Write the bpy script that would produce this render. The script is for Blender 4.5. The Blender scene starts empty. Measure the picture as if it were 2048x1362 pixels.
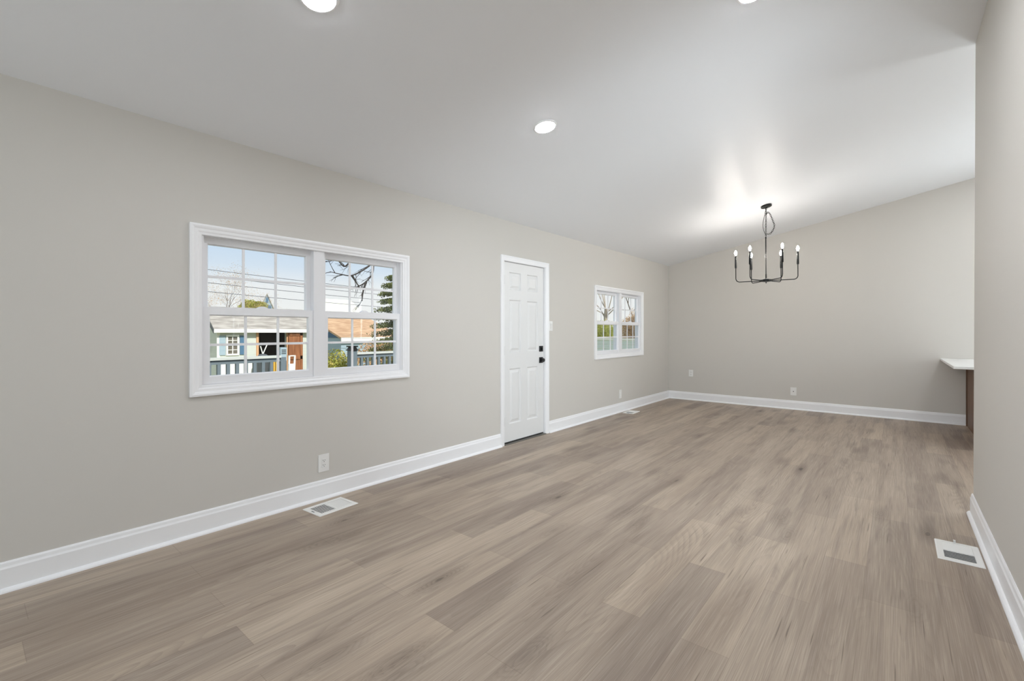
import bpy, math, random
from mathutils import Vector, Matrix
random.seed(7)
C = bpy.context.scene.collection
S = bpy.context.scene

# ------------------------------------------------------------------ camera
TH = 0.6928                                   # yaw of the view from +Y towards -X
cam_d = bpy.data.cameras.new('camera')
cam_d.sensor_width = 36.0
cam_d.lens = 924.5 / 2048 * 36.0
cam_d.shift_y = (663.3 - 681.0) / 2048
cam_d.clip_start = 0.05
cam_d.clip_end = 300
cam = bpy.data.objects.new('camera', cam_d)
C.objects.link(cam)
cam.location = (0, 0, 1.23)
cam.rotation_euler = (math.pi / 2, 0, TH)
S.camera = cam

# ------------------------------------------------------------------ view, sky, sun, kitchen window daylight, added fill lights
S.view_settings.view_transform = 'Standard'
S.view_settings.look = 'None'
S.view_settings.gamma = 1.0
S.view_settings.use_curve_mapping = False
S.view_settings.exposure = 0.40

W = bpy.data.worlds.new('sky')
S.world = W
W.use_nodes = True
nt = W.node_tree
nt.nodes.clear()
tc = nt.nodes.new('ShaderNodeTexCoord')
sp = nt.nodes.new('ShaderNodeSeparateXYZ')
rp = nt.nodes.new('ShaderNodeValToRGB')
bg = nt.nodes.new('ShaderNodeBackground')
ow = nt.nodes.new('ShaderNodeOutputWorld')
nt.links.new(tc.outputs['Generated'], sp.inputs[0])
nt.links.new(sp.outputs['Z'], rp.inputs[0])
nt.links.new(rp.outputs[0], bg.inputs[0])
nt.links.new(bg.outputs[0], ow.inputs[0])
cr = rp.color_ramp
cr.elements[0].position = 0.0
cr.elements[0].color = (0.93, 0.91, 0.88, 1)
cr.elements[1].position = 1.0
cr.elements[1].color = (0.66, 0.70, 0.78, 1)
for p, c in ((0.085, (0.88, 0.88, 0.89, 1)), (0.125, (0.68, 0.77, 0.88, 1)), (0.2, (0.52, 0.68, 0.88, 1)), (0.45, (0.56, 0.64, 0.80, 1))):
    e = cr.elements.new(p)
    e.color = c
bg.inputs[1].default_value = 0.80


def light(name, kind, loc, energy, color=(1, 1, 1), size=None, size_y=None, direction=None, angle=None):
    d = bpy.data.lights.new(name, kind)
    d.energy = energy
    d.color = color
    if kind == 'AREA':
        d.shape = 'RECTANGLE'
        d.size = size
        d.size_y = size_y
    if angle is not None:
        d.angle = angle
    o = bpy.data.objects.new(name, d)
    C.objects.link(o)
    o.location = loc
    if direction is not None:
        o.rotation_euler = Vector(direction).to_track_quat('-Z', 'Y').to_euler()
    return o


light('sun', 'SUN', (10, -2, 20), 3.5, (1.0, 0.95, 0.88), direction=(-0.72, 0.06, -0.62), angle=0.01)
light('kitchen_daylight', 'AREA', (2.65, 8.66, 1.65), 70, (0.86, 0.93, 1.0), 1.3, 1.0, (0, -1, -0.12))
light('side_fill', 'AREA', (4.36, 6.25, 1.45), 82, (0.90, 0.95, 1.0), 1.35, 2.9, (-1, 0, -0.10))  # added from beyond the kitchen to brighten walls and ceiling, source unseen
light('near_fill', 'AREA', (0.53, 1.9, 1.5), 20, (0.86, 0.93, 1.0), 0.75, 1.1, (-0.64, 0.77, -0.02)).data.spread = math.radians(105)  # added fill aimed at the far wall, no known source there
light('front_fill', 'AREA', (-1.4, -2.72, 1.5), 31, (0.86, 0.93, 1.0), 1.7, 1.3, (0, 1, 0.0))  # soft fill added behind the viewer, source unseen


# ------------------------------------------------------------------ materials
def lin(c):
    if isinstance(c, str):
        c = [int(c[i:i + 2], 16) / 255 for i in (0, 2, 4)]
        c = [x / 12.92 if x <= 0.04045 else ((x + 0.055) / 1.055) ** 2.4 for x in c]
    return (c[0], c[1], c[2], 1.0)


def mat(name, color, rough=0.5, metal=0.0, spec=0.5, noise=None, bump=None, emit=None):
    """noise = (scale vector, amount, second colour); bump = (scale, strength)"""
    m = bpy.data.materials.new(name)
    m.use_nodes = True
    n = m.node_tree.nodes
    l = m.node_tree.links
    b = n['Principled BSDF']
    b.inputs['Base Color'].default_value = lin(color)
    b.inputs['Roughness'].default_value = rough
    b.inputs['Metallic'].default_value = metal
    b.inputs['Specular IOR Level'].default_value = spec
    if noise or bump:
        t = n.new('ShaderNodeTexCoord')
    if noise:
        mp = n.new('ShaderNodeMapping')
        mp.inputs['Scale'].default_value = noise[0]
        nz = n.new('ShaderNodeTexNoise')
        nz.inputs['Scale'].default_value = 1.0
        nz.inputs['Detail'].default_value = 4.0
        mx = n.new('ShaderNodeMix')
        mx.data_type = 'RGBA'
        rr = n.new('ShaderNodeMapRange')
        rr.inputs['From Min'].default_value = 0.35
        rr.inputs['From Max'].default_value = 0.65
        rr.inputs['To Max'].default_value = noise[1]
        l.new(t.outputs['Object'], mp.inputs[0])
        l.new(mp.outputs[0], nz.inputs['Vector'])
        l.new(nz.outputs['Fac'], rr.inputs['Value'])
        l.new(rr.outputs[0], mx.inputs['Factor'])
        mx.inputs['A'].default_value = lin(color)
        mx.inputs['B'].default_value = lin(noise[2])
        l.new(mx.outputs['Result'], b.inputs['Base Color'])
    if bump:
        nb = n.new('ShaderNodeTexNoise')
        nb.inputs['Scale'].default_value = bump[0]
        nb.inputs['Detail'].default_value = 3.0
        bp = n.new('ShaderNodeBump')
        bp.inputs['Strength'].default_value = bump[1]
        bp.inputs['Distance'].default_value = 0.002
        l.new(t.outputs['Object'], nb.inputs['Vector'])
        l.new(nb.outputs['Fac'], bp.inputs['Height'])
        l.new(bp.outputs[0], b.inputs['Normal'])
    if emit:
        b.inputs['Emission Color'].default_value = lin(emit[0])
        b.inputs['Emission Strength'].default_value = emit[1]
    return m


def glass_mat(name, tint=(0.96, 0.98, 0.98), fac=0.06):
    m = bpy.data.materials.new(name)
    m.use_nodes = True
    n = m.node_tree.nodes
    l = m.node_tree.links
    n.clear()
    t = n.new('ShaderNodeBsdfTransparent')
    t.inputs[0].default_value = (*tint, 1)
    g = n.new('ShaderNodeBsdfGlossy')
    g.inputs['Roughness'].default_value = 0.01
    lw = n.new('ShaderNodeLayerWeight')
    lw.inputs['Blend'].default_value = 0.5
    pw = n.new('ShaderNodeMath')
    pw.operation = 'POWER'
    pw.inputs[1].default_value = 5.0
    fr = n.new('ShaderNodeMath')
    fr.operation = 'MULTIPLY_ADD'
    fr.inputs[1].default_value = 0.6
    fr.inputs[2].default_value = 0.02
    l.new(lw.outputs['Facing'], pw.inputs[0])
    l.new(pw.outputs[0], fr.inputs[0])
    mx = n.new('ShaderNodeMixShader')
    o = n.new('ShaderNodeOutputMaterial')
    l.new(fr.outputs[0], mx.inputs[0])
    l.new(t.outputs[0], mx.inputs[1])
    l.new(g.outputs[0], mx.inputs[2])
    l.new(mx.outputs[0], o.inputs[0])
    return m


M = {}
M['wall'] = mat('wall_paint', 'd3cfc8', 0.62, spec=0.35, noise=((0.9, 0.9, 0.9), 0.25, 'd0ccc5'), bump=(220, 0.04))
M['ceiling'] = mat('ceiling_paint', 'f3f5f8', 0.42, spec=0.45, bump=(90, 0.03))
M['trim'] = mat('white_trim_paint', 'f7f7f8', 0.35, spec=0.5)
M['door'] = mat('white_door_paint', 'e7e7e6', 0.38, spec=0.5)
M['vinyl'] = mat('white_vinyl', 'f0f0f2', 0.3, spec=0.5)
M['plate'] = mat('white_plastic', 'efeeeb', 0.3, spec=0.5)
M['slot'] = mat('dark_slot', '2b2a29', 0.6)
M['black'] = mat('black_metal', '17181a', 0.42, metal=0.2, spec=0.5)
M['blackiron'] = mat('chandelier_black_metal', '1b1c1c', 0.35, metal=0.6, spec=0.5)
M['steel'] = mat('threshold_metal', '8c8a84', 0.4, metal=0.8)
M['rubber'] = mat('dark_seal', '32312e', 0.7)
M['hinge'] = mat('hinge_metal', '9a9a98', 0.4, metal=0.3)  # hinge grey darkened to stand for shadow in the door gap
M['vent'] = mat('vent_enamel', 'ecebe7', 0.4, spec=0.45)
M['duct'] = mat('duct_dark', '3a4248', 0.8)
M['quartz'] = mat('white_countertop', 'efefec', 0.2, noise=((3, 3, 3), 0.3, 'dcdcd9'))
M['cabinet'] = mat('brown_stained_wood', '7d5b42', 0.45, noise=((40, 40, 2.5), 0.8, '5e412e'))
M['lens'] = mat('lit_lamp_lens', 'ffffff', 0.5, emit=('f6f9ff', 170.0))
M['bulb'] = mat('lit_bulb', 'ffffff', 0.4, emit=('fff8f0', 190.0))
M['glass'] = glass_mat('window_glass')


def floor_mat():
    m = bpy.data.materials.new('oak_plank_floor')
    m.use_nodes = True
    n = m.node_tree.nodes
    l = m.node_tree.links
    b = n['Principled BSDF']

    def node(t, **kw):
        x = n.new(t)
        for k, v in kw.items():
            if k in x.inputs.keys():
                x.inputs[k].default_value = v
            else:
                setattr(x, k, v)
        return x

    def mix(fac, a, c, mode='MIX'):
        x = node('ShaderNodeMix', data_type='RGBA', blend_type=mode)
        for sock, v in (('Factor', fac), ('A', a), ('B', c)):
            s = [i for i in x.inputs if i.name == sock and (i.type == 'RGBA' or sock == 'Factor')][0]
            if hasattr(v, 'links'):
                l.new(v, s)
            else:
                s.default_value = v
        return [o for o in x.outputs if o.type == 'RGBA'][0]

    def rng(v, a, c, d=0.0, e=1.0):
        x = node('ShaderNodeMapRange')
        l.new(v, x.inputs[0])
        for k, q in zip((1, 2, 3, 4), (a, c, d, e)):
            x.inputs[k].default_value = q
        return x.outputs[0]

    def math_(op, a, c=None):
        x = node('ShaderNodeMath', operation=op)
        for i, v in enumerate((a, c)):
            if v is None:
                continue
            if hasattr(v, 'links'):
                l.new(v, x.inputs[i])
            else:
                x.inputs[i].default_value = v
        return x.outputs[0]

    tc = node('ShaderNodeTexCoord')
    off = node('ShaderNodeAttribute', attribute_name='plank_offset')
    tone = node('ShaderNodeAttribute', attribute_name='plank_tone')
    add = node('ShaderNodeVectorMath', operation='ADD')
    l.new(tc.outputs['Object'], add.inputs[0])
    l.new(off.outputs['Vector'], add.inputs[1])

    def noise(sx, sy, detail, dist=0.0, rough=0.55):
        mp = node('ShaderNodeMapping')
        mp.inputs['Scale'].default_value = (sx, sy, 1)
        l.new(add.outputs[0], mp.inputs[0])
        z = node('ShaderNodeTexNoise')
        z.inputs['Scale'].default_value = 1.0
        z.inputs['Detail'].default_value = detail
        z.inputs['Distortion'].default_value = dist
        z.inputs['Roughness'].default_value = rough
        l.new(mp.outputs[0], z.inputs['Vector'])
        return z.outputs['Fac']

    broad = noise(4.5, 0.55, 2, 0.5)
    streak = noise(15, 0.85, 3, 0.7)
    med = noise(46, 1.1, 4, 0.5)
    fine = noise(330, 3.2, 3)
    hue = mix(tone.outputs['Fac'], lin('85756a'), lin('c3b09a'))
    base = mix(rng(broad, 0.34, 0.64), lin('928275'), lin('c6b7a4'))
    base = mix(0.60, base, hue)
    base = mix(rng(streak, 0.30, 0.48, 0.50, 0.0), base, lin('7d6e63'))
    base = mix(rng(streak, 0.55, 0.72, 0.0, 0.20), base, lin('cdbfae'))
    base = mix(rng(med, 0.34, 0.56, 0.15, 0.0), base, lin('7b6d63'))
    # cathedral grain: distorted rings stretched along the plank
    mpw = node('ShaderNodeMapping')
    mpw.inputs['Scale'].default_value = (5.5, 0.55, 1)
    l.new(add.outputs[0], mpw.inputs[0])
    zw = node('ShaderNodeTexNoise')
    zw.inputs['Scale'].default_value = 1.0
    zw.inputs['Detail'].default_value = 1.0
    l.new(mpw.outputs[0], zw.inputs['Vector'])
    rings = math_('FRACT', math_('MULTIPLY', zw.outputs['Fac'], 30.0))
    ring = rng(rings, 0.0, 0.6, 1.0, 0.0)
    ringmask = math_('MULTIPLY', ring, rng(noise(3.5, 0.5, 1), 0.46, 0.64, 0.0, 0.30))
    base = mix(ringmask, base, lin('76675d'))
    # pores / fine grain, thin dark checks
    base = mix(rng(fine, 0.36, 0.60, 0.24, 0.0), base, lin('6f6157'))
    base = mix(rng(fine, 0.52, 0.72, 0.0, 0.20), base, lin('d0c4b6'))
    crack = noise(95, 2.6, 1, 0.3)
    base = mix(rng(crack, 0.23, 0.30, 0.65, 0.0), base, lin('57493f'))
    # knots: sparse stretched cells with rings and a feathered dark halo
    mpk = node('ShaderNodeMapping')
    mpk.inputs['Scale'].default_value = (5.2, 1.55, 1)
    l.new(add.outputs[0], mpk.inputs[0])
    vo = node('ShaderNodeTexVoronoi')
    vo.inputs['Scale'].default_value = 1.0
    l.new(mpk.outputs[0], vo.inputs['Vector'])
    sepc = node('ShaderNodeSeparateColor')
    l.new(vo.outputs['Color'], sepc.inputs[0])
    pick = math_('GREATER_THAN', sepc.outputs[0], 0.38)
    wob = math_('ADD', vo.outputs['Distance'], math_('MULTIPLY', math_('SUBTRACT', streak, 0.5), 0.30))
    halo = math_('MULTIPLY', rng(wob, 0.02, 0.36, 0.62, 0.0), pick)
    kr = rng(math_('FRACT', math_('MULTIPLY', wob, 24.0)), 0.0, 0.6, 1.0, 0.0)
    core = math_('MULTIPLY', rng(wob, 0.015, 0.07, 0.85, 0.0), math_('GREATER_THAN', sepc.outputs[0], 0.45))
    base = mix(halo, base, lin('75665b'))
    base = mix(math_('MULTIPLY', math_('MULTIPLY', kr, halo), 0.8), base, lin('5f5148'))
    base = mix(core, base, lin('463a33'))
    # joints between planks
    uv = node('ShaderNodeUVMap', uv_map='UVMap')
    su = node('ShaderNodeSeparateXYZ')
    l.new(uv.outputs[0], su.inputs[0])
    ex = math_('MINIMUM', su.outputs[0], math_('SUBTRACT', 0.1822, su.outputs[0]))
    ey = math_('MINIMUM', su.outputs[1], math_('SUBTRACT', 1.22, su.outputs[1]))
    edge = math_('MINIMUM', ex, ey)
    base = mix(rng(edge, 0.0005, 0.0018, 0.36, 0.0), base, lin('6b5b50'))
    l.new(base, b.inputs['Base Color'])
    rr = rng(fine, 0.3, 0.7, 0.5, 0.40)
    l.new(rr, b.inputs['Roughness'])
    b.inputs['Specular IOR Level'].default_value = 0.42
    bp = node('ShaderNodeBump')
    bp.inputs['Strength'].default_value = 0.12
    bp.inputs['Distance'].default_value = 0.001
    l.new(fine, bp.inputs['Height'])
    l.new(bp.outputs[0], b.inputs['Normal'])
    return m


# ------------------------------------------------------------------ mesh helpers
class MB:
    def __init__(s):
        s.v, s.f = [], []

    def quad(s, *p):
        k = len(s.v)
        s.v += [tuple(q) for q in p]
        s.f.append(tuple(range(k, k + len(p))))
        return s

    def box(s, x0, x1, y0, y1, z0, z1):
        k = len(s.v)
        s.v += [(x, y, z) for x in (x0, x1) for y in (y0, y1) for z in (z0, z1)]
        for f in ((0, 1, 3, 2), (4, 6, 7, 5), (0, 4, 5, 1), (2, 3, 7, 6), (0, 2, 6, 4), (1, 5, 7, 3)):
            s.f.append(tuple(k + i for i in f))
        return s

    def obox(s, c, ux, uy, uz):
        """box about centre c with half-extent vectors"""
        c, ux, uy, uz = map(Vector, (c, ux, uy, uz))
        k = len(s.v)
        s.v += [tuple(c + ux * i + uy * j + uz * q) for i in (-1, 1) for j in (-1, 1) for q in (-1, 1)]
        for f in ((0, 1, 3, 2), (4, 6, 7, 5), (0, 4, 5, 1), (2, 3, 7, 6), (0, 2, 6, 4), (1, 5, 7, 3)):
            s.f.append(tuple(k + i for i in f))
        return s

    def sweep(s, pts, radii, n=8, cap=True):
        pts = [Vector(p) for p in pts]
        if not isinstance(radii, (list, tuple)):
            radii = [radii] * len(pts)
        rings = []
        ref = Vector((0.21, 0.37, 0.9)).normalized()
        u = None
        for i, p in enumerate(pts):
            a = pts[max(0, i - 1)]
            b = pts[min(len(pts) - 1, i + 1)]
            t = (b - a)
            t = t.normalized() if t.length > 1e-9 else Vector((0, 0, 1))
            if u is None:
                r = ref if abs(t.dot(ref)) < 0.95 else Vector((1, 0, 0))
                u = (r - t * r.dot(t)).normalized()
            else:
                u = (u - t * u.dot(t)).normalized()
            w = t.cross(u)
            k = len(s.v)
            for j in range(n):
                an = 2 * math.pi * j / n
                s.v.append(tuple(p + (u * math.cos(an) + w * math.sin(an)) * radii[i]))
            rings.append(k)
        for a, b in zip(rings, rings[1:]):
            for j in range(n):
                s.f.append((a + j, a + (j + 1) % n, b + (j + 1) % n, b + j))
        if cap:
            s.f.append(tuple(reversed(range(rings[0], rings[0] + n))))
            s.f.append(tuple(range(rings[-1], rings[-1] + n)))
        return s

    def lathe(s, prof, c=(0, 0, 0), n=24, mtx=None):
        """prof = [(radius, z)]"""
        rings = []
        for r, z in prof:
            k = len(s.v)
            for j in range(n):
                a = 2 * math.pi * j / n
                p = Vector((r * math.cos(a), r * math.sin(a), z))
                if mtx is not None:
                    p = mtx @ p
                s.v.append(tuple(p + Vector(c)))
            rings.append(k)
        for a, b in zip(rings, rings[1:]):
            for j in range(n):
                s.f.append((a + j, a + (j + 1) % n, b + (j + 1) % n, b + j))
        s.f.append(tuple(reversed(range(rings[0], rings[0] + n))))
        s.f.append(tuple(range(rings[-1], rings[-1] + n)))
        return s

    def prism(s, poly, axis, a, b):
        """extrude a 2-D polygon between a and b along axis 'x', 'y' or 'z'"""
        def p3(u, v, t):
            return {'x': (t, u, v), 'y': (u, t, v), 'z': (u, v, t)}[axis]
        k = len(s.v)
        n = len(poly)
        s.v += [p3(u, v, a) for u, v in poly] + [p3(u, v, b) for u, v in poly]
        s.f.append(tuple(range(k, k + n)))
        s.f.append(tuple(reversed(range(k + n, k + 2 * n))))
        for i in range(n):
            j = (i + 1) % n
            s.f.append((k + i, k + n + i, k + n + j, k + j))
        return s

    def frame(s, y0, y1, z0, z1, prof, bottom=True, closed=True):
        """mitred frame in a plane x = const: prof = [(inset, x)]"""
        rings = []
        for d, x in prof:
            k = len(s.v)
            zb = z0 + d if bottom else z0
            s.v += [(x, y0 + d, zb), (x, y0 + d, z1 - d), (x, y1 - d, z1 - d), (x, y1 - d, zb)]
            rings.append(k)
        segs = [(0, 1), (1, 2), (2, 3)] + ([(3, 0)] if bottom else [])
        pr = list(zip(rings, rings[1:])) + ([(rings[-1], rings[0])] if closed else [])
        for a, b in pr:
            for i, j in segs:
                s.f.append((a + i, a + j, b + j, b + i))
        if not bottom and closed:
            s.f.append(tuple(r + 0 for r in rings))
            s.f.append(tuple(r + 3 for r in reversed(rings)))
        return s

    def build(s, name, m, parent=None, origin=None, smooth=False, bevel=None, world=False):
        me = bpy.data.meshes.new(name)
        o3 = Vector(origin) if origin is not None else (parent.location.copy() if (parent and not world) else Vector((0, 0, 0)))
        me.from_pydata([tuple(Vector(p) - o3) for p in s.v], [], s.f)
        me.validate()
        import bmesh
        bm = bmesh.new()
        bm.from_mesh(me)
        bmesh.ops.recalc_face_normals(bm, faces=bm.faces)
        bm.to_mesh(me)
        bm.free()
        me.materials.append(m)
        if smooth:
            for p in me.polygons:
                p.use_smooth = True
        o = bpy.data.objects.new(name, me)
        C.objects.link(o)
        if parent:
            o.parent = parent
        if smooth:
            try:
                me.set_sharp_from_angle(angle=math.radians(40))
            except Exception:
                pass
        if bevel:
            b = o.modifiers.new('bevel', 'BEVEL')
            b.width = bevel
            b.segments = 2
            b.limit_method = 'ANGLE'
            b.angle_limit = math.radians(40)
        return o


def tag(o, label=None, cat=None, group=None, kind=None):
    if label:
        o['label'] = label
    if cat:
        o['category'] = cat
    if group:
        o['group'] = group
    if kind:
        o['kind'] = kind
    return o


def empty(name, loc, label=None, cat=None, group=None, kind=None, rot=None):
    o = bpy.data.objects.new(name, None)
    C.objects.link(o)
    o.location = loc
    if rot:
        o.rotation_euler = rot
    return tag(o, label, cat, group, kind)


def grid_wall(mb, axis, t0, t1, us, vs, holes):
    """wall slab between t0 and t1 along axis; us, vs break points; holes = [(u0,u1,v0,v1)]"""
    def inside(u, v):
        return any(h[0] < u < h[1] and h[2] < v < h[3] for h in holes)

    def p3(t, u, v):
        return (t, u, v) if axis == 'x' else (u, t, v)
    nu, nv = len(us) - 1, len(vs) - 1
    solid = [[not inside((us[i] + us[i + 1]) / 2, (vs[j] + vs[j + 1]) / 2) for j in range(nv)] for i in range(nu)]
    for i in range(nu):
        for j in range(nv):
            if not solid[i][j]:
                continue
            u0, u1, v0, v1 = us[i], us[i + 1], vs[j], vs[j + 1]
            for t in (t0, t1):
                mb.quad(p3(t, u0, v0), p3(t, u1, v0), p3(t, u1, v1), p3(t, u0, v1))
            for di, dj, a, b in ((-1, 0, (u0, v0), (u0, v1)), (1, 0, (u1, v0), (u1, v1)), (0, -1, (u0, v0), (u1, v0)), (0, 1, (u0, v1), (u1, v1))):
                ii, jj = i + di, j + dj
                if 0 <= ii < nu and 0 <= jj < nv and solid[ii][jj]:
                    continue
                mb.quad(p3(t0, *a), p3(t0, *b), p3(t1, *b), p3(t1, *a))
    return mb


# ------------------------------------------------------------------ room shell
XL, XR, YB, YF, XK = -3.25, 0.40, 8.47, -2.6, 4.2
H0, SL = 2.448, 0.194
XRIDGE = 2.2


def ceil_z(x):
    return H0 + SL * (x - XL) if x <= XRIDGE else H0 + SL * (XRIDGE - XL) - SL * (x - XRIDGE)


# floor: every plank a face with its own tone and grain offset
PW, PX0, PL = 0.1822, -1.94, 1.22
joint = {-8: .23, -7: .80, -6: .20, -5: .79, -4: .17, -3: .77, -2: .14, -1: .75, 0: .11, 1: .70, 2: .09, 3: .68, 4: .08, 5: .66, 6: .06, 7: .64, 8: .03, 9: .61, 10: .24, 11: .61, 12: .22}
tones = {(-6, 0.20): .25, (-6, 1.42): .62, (-5, .79): .35, (-5, 2.01): .55, (-1, .75): .92, (-1, 1.97): .25, (-2, 1.36): .40, (2, .09): .95, (3, 1.90): .35,
         (1, 1.92): .5, (10, 1.46): .45, (10, 2.68): .25, (12, 2.66): .2, (12, 1.44): .6}
verts, faces, uvs, offs, tns = [], [], [], [], []
rnd = random.Random(3)
k0, k1 = math.floor((XL - 0.1 - PX0) / PW), math.ceil((XK + 0.1 - PX0) / PW)
for k in range(k0, k1):
    x0, x1 = PX0 + k * PW, PX0 + (k + 1) * PW
    jo = joint.get(k, .6 if k % 2 else .15)
    y = jo - 3 * PL
    while y < YB + 0.1:
        y0, y1 = y, y + PL
        b = len(verts)
        verts += [(x0, y0, 0), (x1, y0, 0), (x1, y1, 0), (x0, y1, 0)]
        faces.append((b, b + 1, b + 2, b + 3))
        uvs += [(0, 0), (PW, 0), (PW, PL), (0, PL)]
        offs.append((rnd.uniform(0, 60), rnd.uniform(0, 60), 0))
        tns.append(tones.get((k, round(y0, 2)), rnd.betavariate(2.2, 2.2)))
        y = y1
me = bpy.data.meshes.new('floor')
# clip the plank sheet to the room with clamped vertices
XF0, XF1, YF0, YF1 = XL - 0.12, XK + 0.1, YF - 0.1, YB + 0.1
cv = [(min(max(x, XF0), XF1), min(max(y, YF0), YF1), 0) for x, y, z in verts]
cu = [(u + (cv[i][0] - verts[i][0]), w + (cv[i][1] - verts[i][1])) for i, (u, w) in enumerate(uvs)]
keep = [i for i, f in enumerate(faces) if cv[f[0]][0] < cv[f[1]][0] - 1e-4 and cv[f[0]][1] < cv[f[2]][1] - 1e-4]
me.from_pydata(cv, [], [faces[i] for i in keep])
ul = me.uv_layers.new(name='UVMap')
for p, i in zip(me.polygons, keep):
    for li, vi in zip(p.loop_indices, faces[i]):
        ul.data[li].uv = cu[vi]
at = me.attributes.new('plank_offset', 'FLOAT_VECTOR', 'FACE')
tt = me.attributes.new('plank_tone', 'FLOAT', 'FACE')
for q, i in enumerate(keep):
    at.data[q].vector = offs[i]
    tt.data[q].value = tns[i]
me.materials.append(floor_mat())
fl = bpy.data.objects.new('floor', me)
C.objects.link(fl)
tag(fl, 'light brown wood plank floor running the length of the room', kind='structure')
sub = MB().box(XF0, XF1, YF0, YF1, -0.2, -0.002).build('floor_slab', M['duct'], fl)

# ceiling: sloping slab, sagging a touch along the left wall
mb = MB()
ys = [YF - .1, 0.2, 1.2, 2.3, 4.0, 6.0, 7.4, YB + .1]
sg = [0, 0, .008, .016, .012, .005, 0, 0]
for (ya, sa), (yb_, sb) in zip(zip(ys, sg), list(zip(ys, sg))[1:]):
    for xa, xb in ((XL - .2, XL), (XL, XL + .6), (XL + .6, XRIDGE), (XRIDGE, XK + .15)):
        def cz(x, s):
            return ceil_z(x) - (s if x <= XL else 0)
        mb.quad((xa, ya, cz(xa, sa)), (xb, ya, cz(xb, sa)), (xb, yb_, cz(xb, sb)), (xa, yb_, cz(xa, sb)))
        mb.quad((xa, ya, ceil_z(xa) + .15), (xb, ya, ceil_z(xb) + .15), (xb, yb_, ceil_z(xb) + .15), (xa, yb_, ceil_z(xa) + .15))
ceil_ob = tag(mb.build('ceiling', M['ceiling']), 'white sloped ceiling rising towards the right wall', kind='structure')

# left wall with two windows and a door
WIN = [0.892, 5.715]                                   # outer casing edges (near side)
WW, WZ0, WZ1 = 1.616, 0.838, 1.884
holes = [(w + .066, w + WW - .066, WZ0 + .055, WZ1 - .052) for w in WIN]
DY0, DY1, DZ1 = 3.72, 4.604, 2.056
holes.append((DY0 + .045, DY1 - .045, -0.01, DZ1 - .04))
us = sorted({YF, YB, *[h[0] for h in holes], *[h[1] for h in holes]})
vs = sorted({-0.0, 2.46, *[h[2] for h in holes if h[2] > 0], *[h[3] for h in holes]})
XO = XL - 0.100
tag(grid_wall(MB(), 'x', XO, XL, us, vs, holes).build('wall_left', M['wall']), 'greige left wall with two white windows and a door', kind='structure')
# back wall with the kitchen window out of view
kh = (1.95, 3.35, 1.1, 2.2)
mb = MB()
grid_wall(mb, 'y', YB, YB + .14, [XL - .17, kh[0], kh[1], XK + .12], [0, kh[2], kh[3], 2.44], [kh])
mb.prism([(XL - .17, 2.44), (XK + .12, 2.44), (XK + .12, ceil_z(XK) + .02), (XRIDGE, ceil_z(XRIDGE) + .02), (XL, H0 + .02), (XL - .17, H0)], 'y', YB, YB + .14)
tag(mb.build('wall_back', M['wall']), 'greige far end wall behind the chandelier', kind='structure')
# right wall, a partition ending where the kitchen opens
YE = 4.36
mb = MB()
x1 = XR + .12
zt = 3.3
nh = (0.9, 2.5, .9, 2.1)
grid_wall(mb, 'x', XR, x1, [YF, nh[0], nh[1], YE], [0, nh[2], nh[3], zt], [nh])
mb.v = [(x + (.012 * z / zt if abs(x - XR) < 1e-6 else 0), y, z) for x, y, z in mb.v]
tag(mb.build('wall_right', M['wall']), 'greige partition wall at the right edge of the picture', kind='structure')
mb = MB()
fh = (-2.3, -0.5, 0.8, 2.2)
grid_wall(mb, 'y', YF - .12, YF, [XL - .17, fh[0], fh[1], x1], [0, fh[2], fh[3], 3.25], [fh])
tag(mb.build('wall_front', M['wall']), 'greige wall behind the viewer', kind='structure')
gh_ = (4.7, 7.8, .75, 2.15)
tag(grid_wall(MB(), 'x', XK, XK + .12, [1.9, gh_[0], gh_[1], YB], [0, gh_[2], gh_[3], 3.2], [gh_]).build('wall_kitchen', M['wall']), 'greige far kitchen wall out of view', kind='structure')
tag(MB().box(x1, XK + .12, 1.9 - .12, 1.9, 0, 3.6).build('wall_kitchen_front', M['wall']), 'greige kitchen wall out of view', kind='structure')
w = empty('added_window_near', (XR, 1.7, nh[2]), kind='structure')  # unseen window added so the near fill can enter
mb = MB().box(XR + .05, XR + .1, nh[0], nh[1], nh[2], nh[2] + .04).box(XR + .05, XR + .1, nh[0], nh[1], nh[3] - .04, nh[3])
for a in (nh[0], 1.68, nh[1] - .04):
    mb.box(XR + .051, XR + .099, a, a + .04, nh[2] + .001, nh[3] - .001)
mb.build('frame', M['vinyl'], w)
MB().box(XR + .072, XR + .076, nh[0], nh[1], nh[2], nh[3]).build('pane', M['glass'], w)
for nm, h, y in (('window_3', kh, YB), ('added_window_front', fh, YF - .12)):  # the front one is an unseen window added for the front fill
    w = empty(nm, ((h[0] + h[1]) / 2, y, h[2]), kind='structure')
    mb = MB()
    for a in (h[0], (h[0] + h[1]) / 2, h[1]):
        mb.box(max(a - .04, h[0]), min(a + .04, h[1]), y + .03, y + .09, h[2], h[3])
    mb.box(h[0], h[1], y + .03, y + .09, h[2], h[2] + .04).box(h[0], h[1], y + .03, y + .09, h[3] - .04, h[3])
    mb.build('frame', M['vinyl'], w)
    MB().box(h[0], h[1], y + .058, y + .062, h[2], h[3]).build('pane', M['glass'], w)

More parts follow.
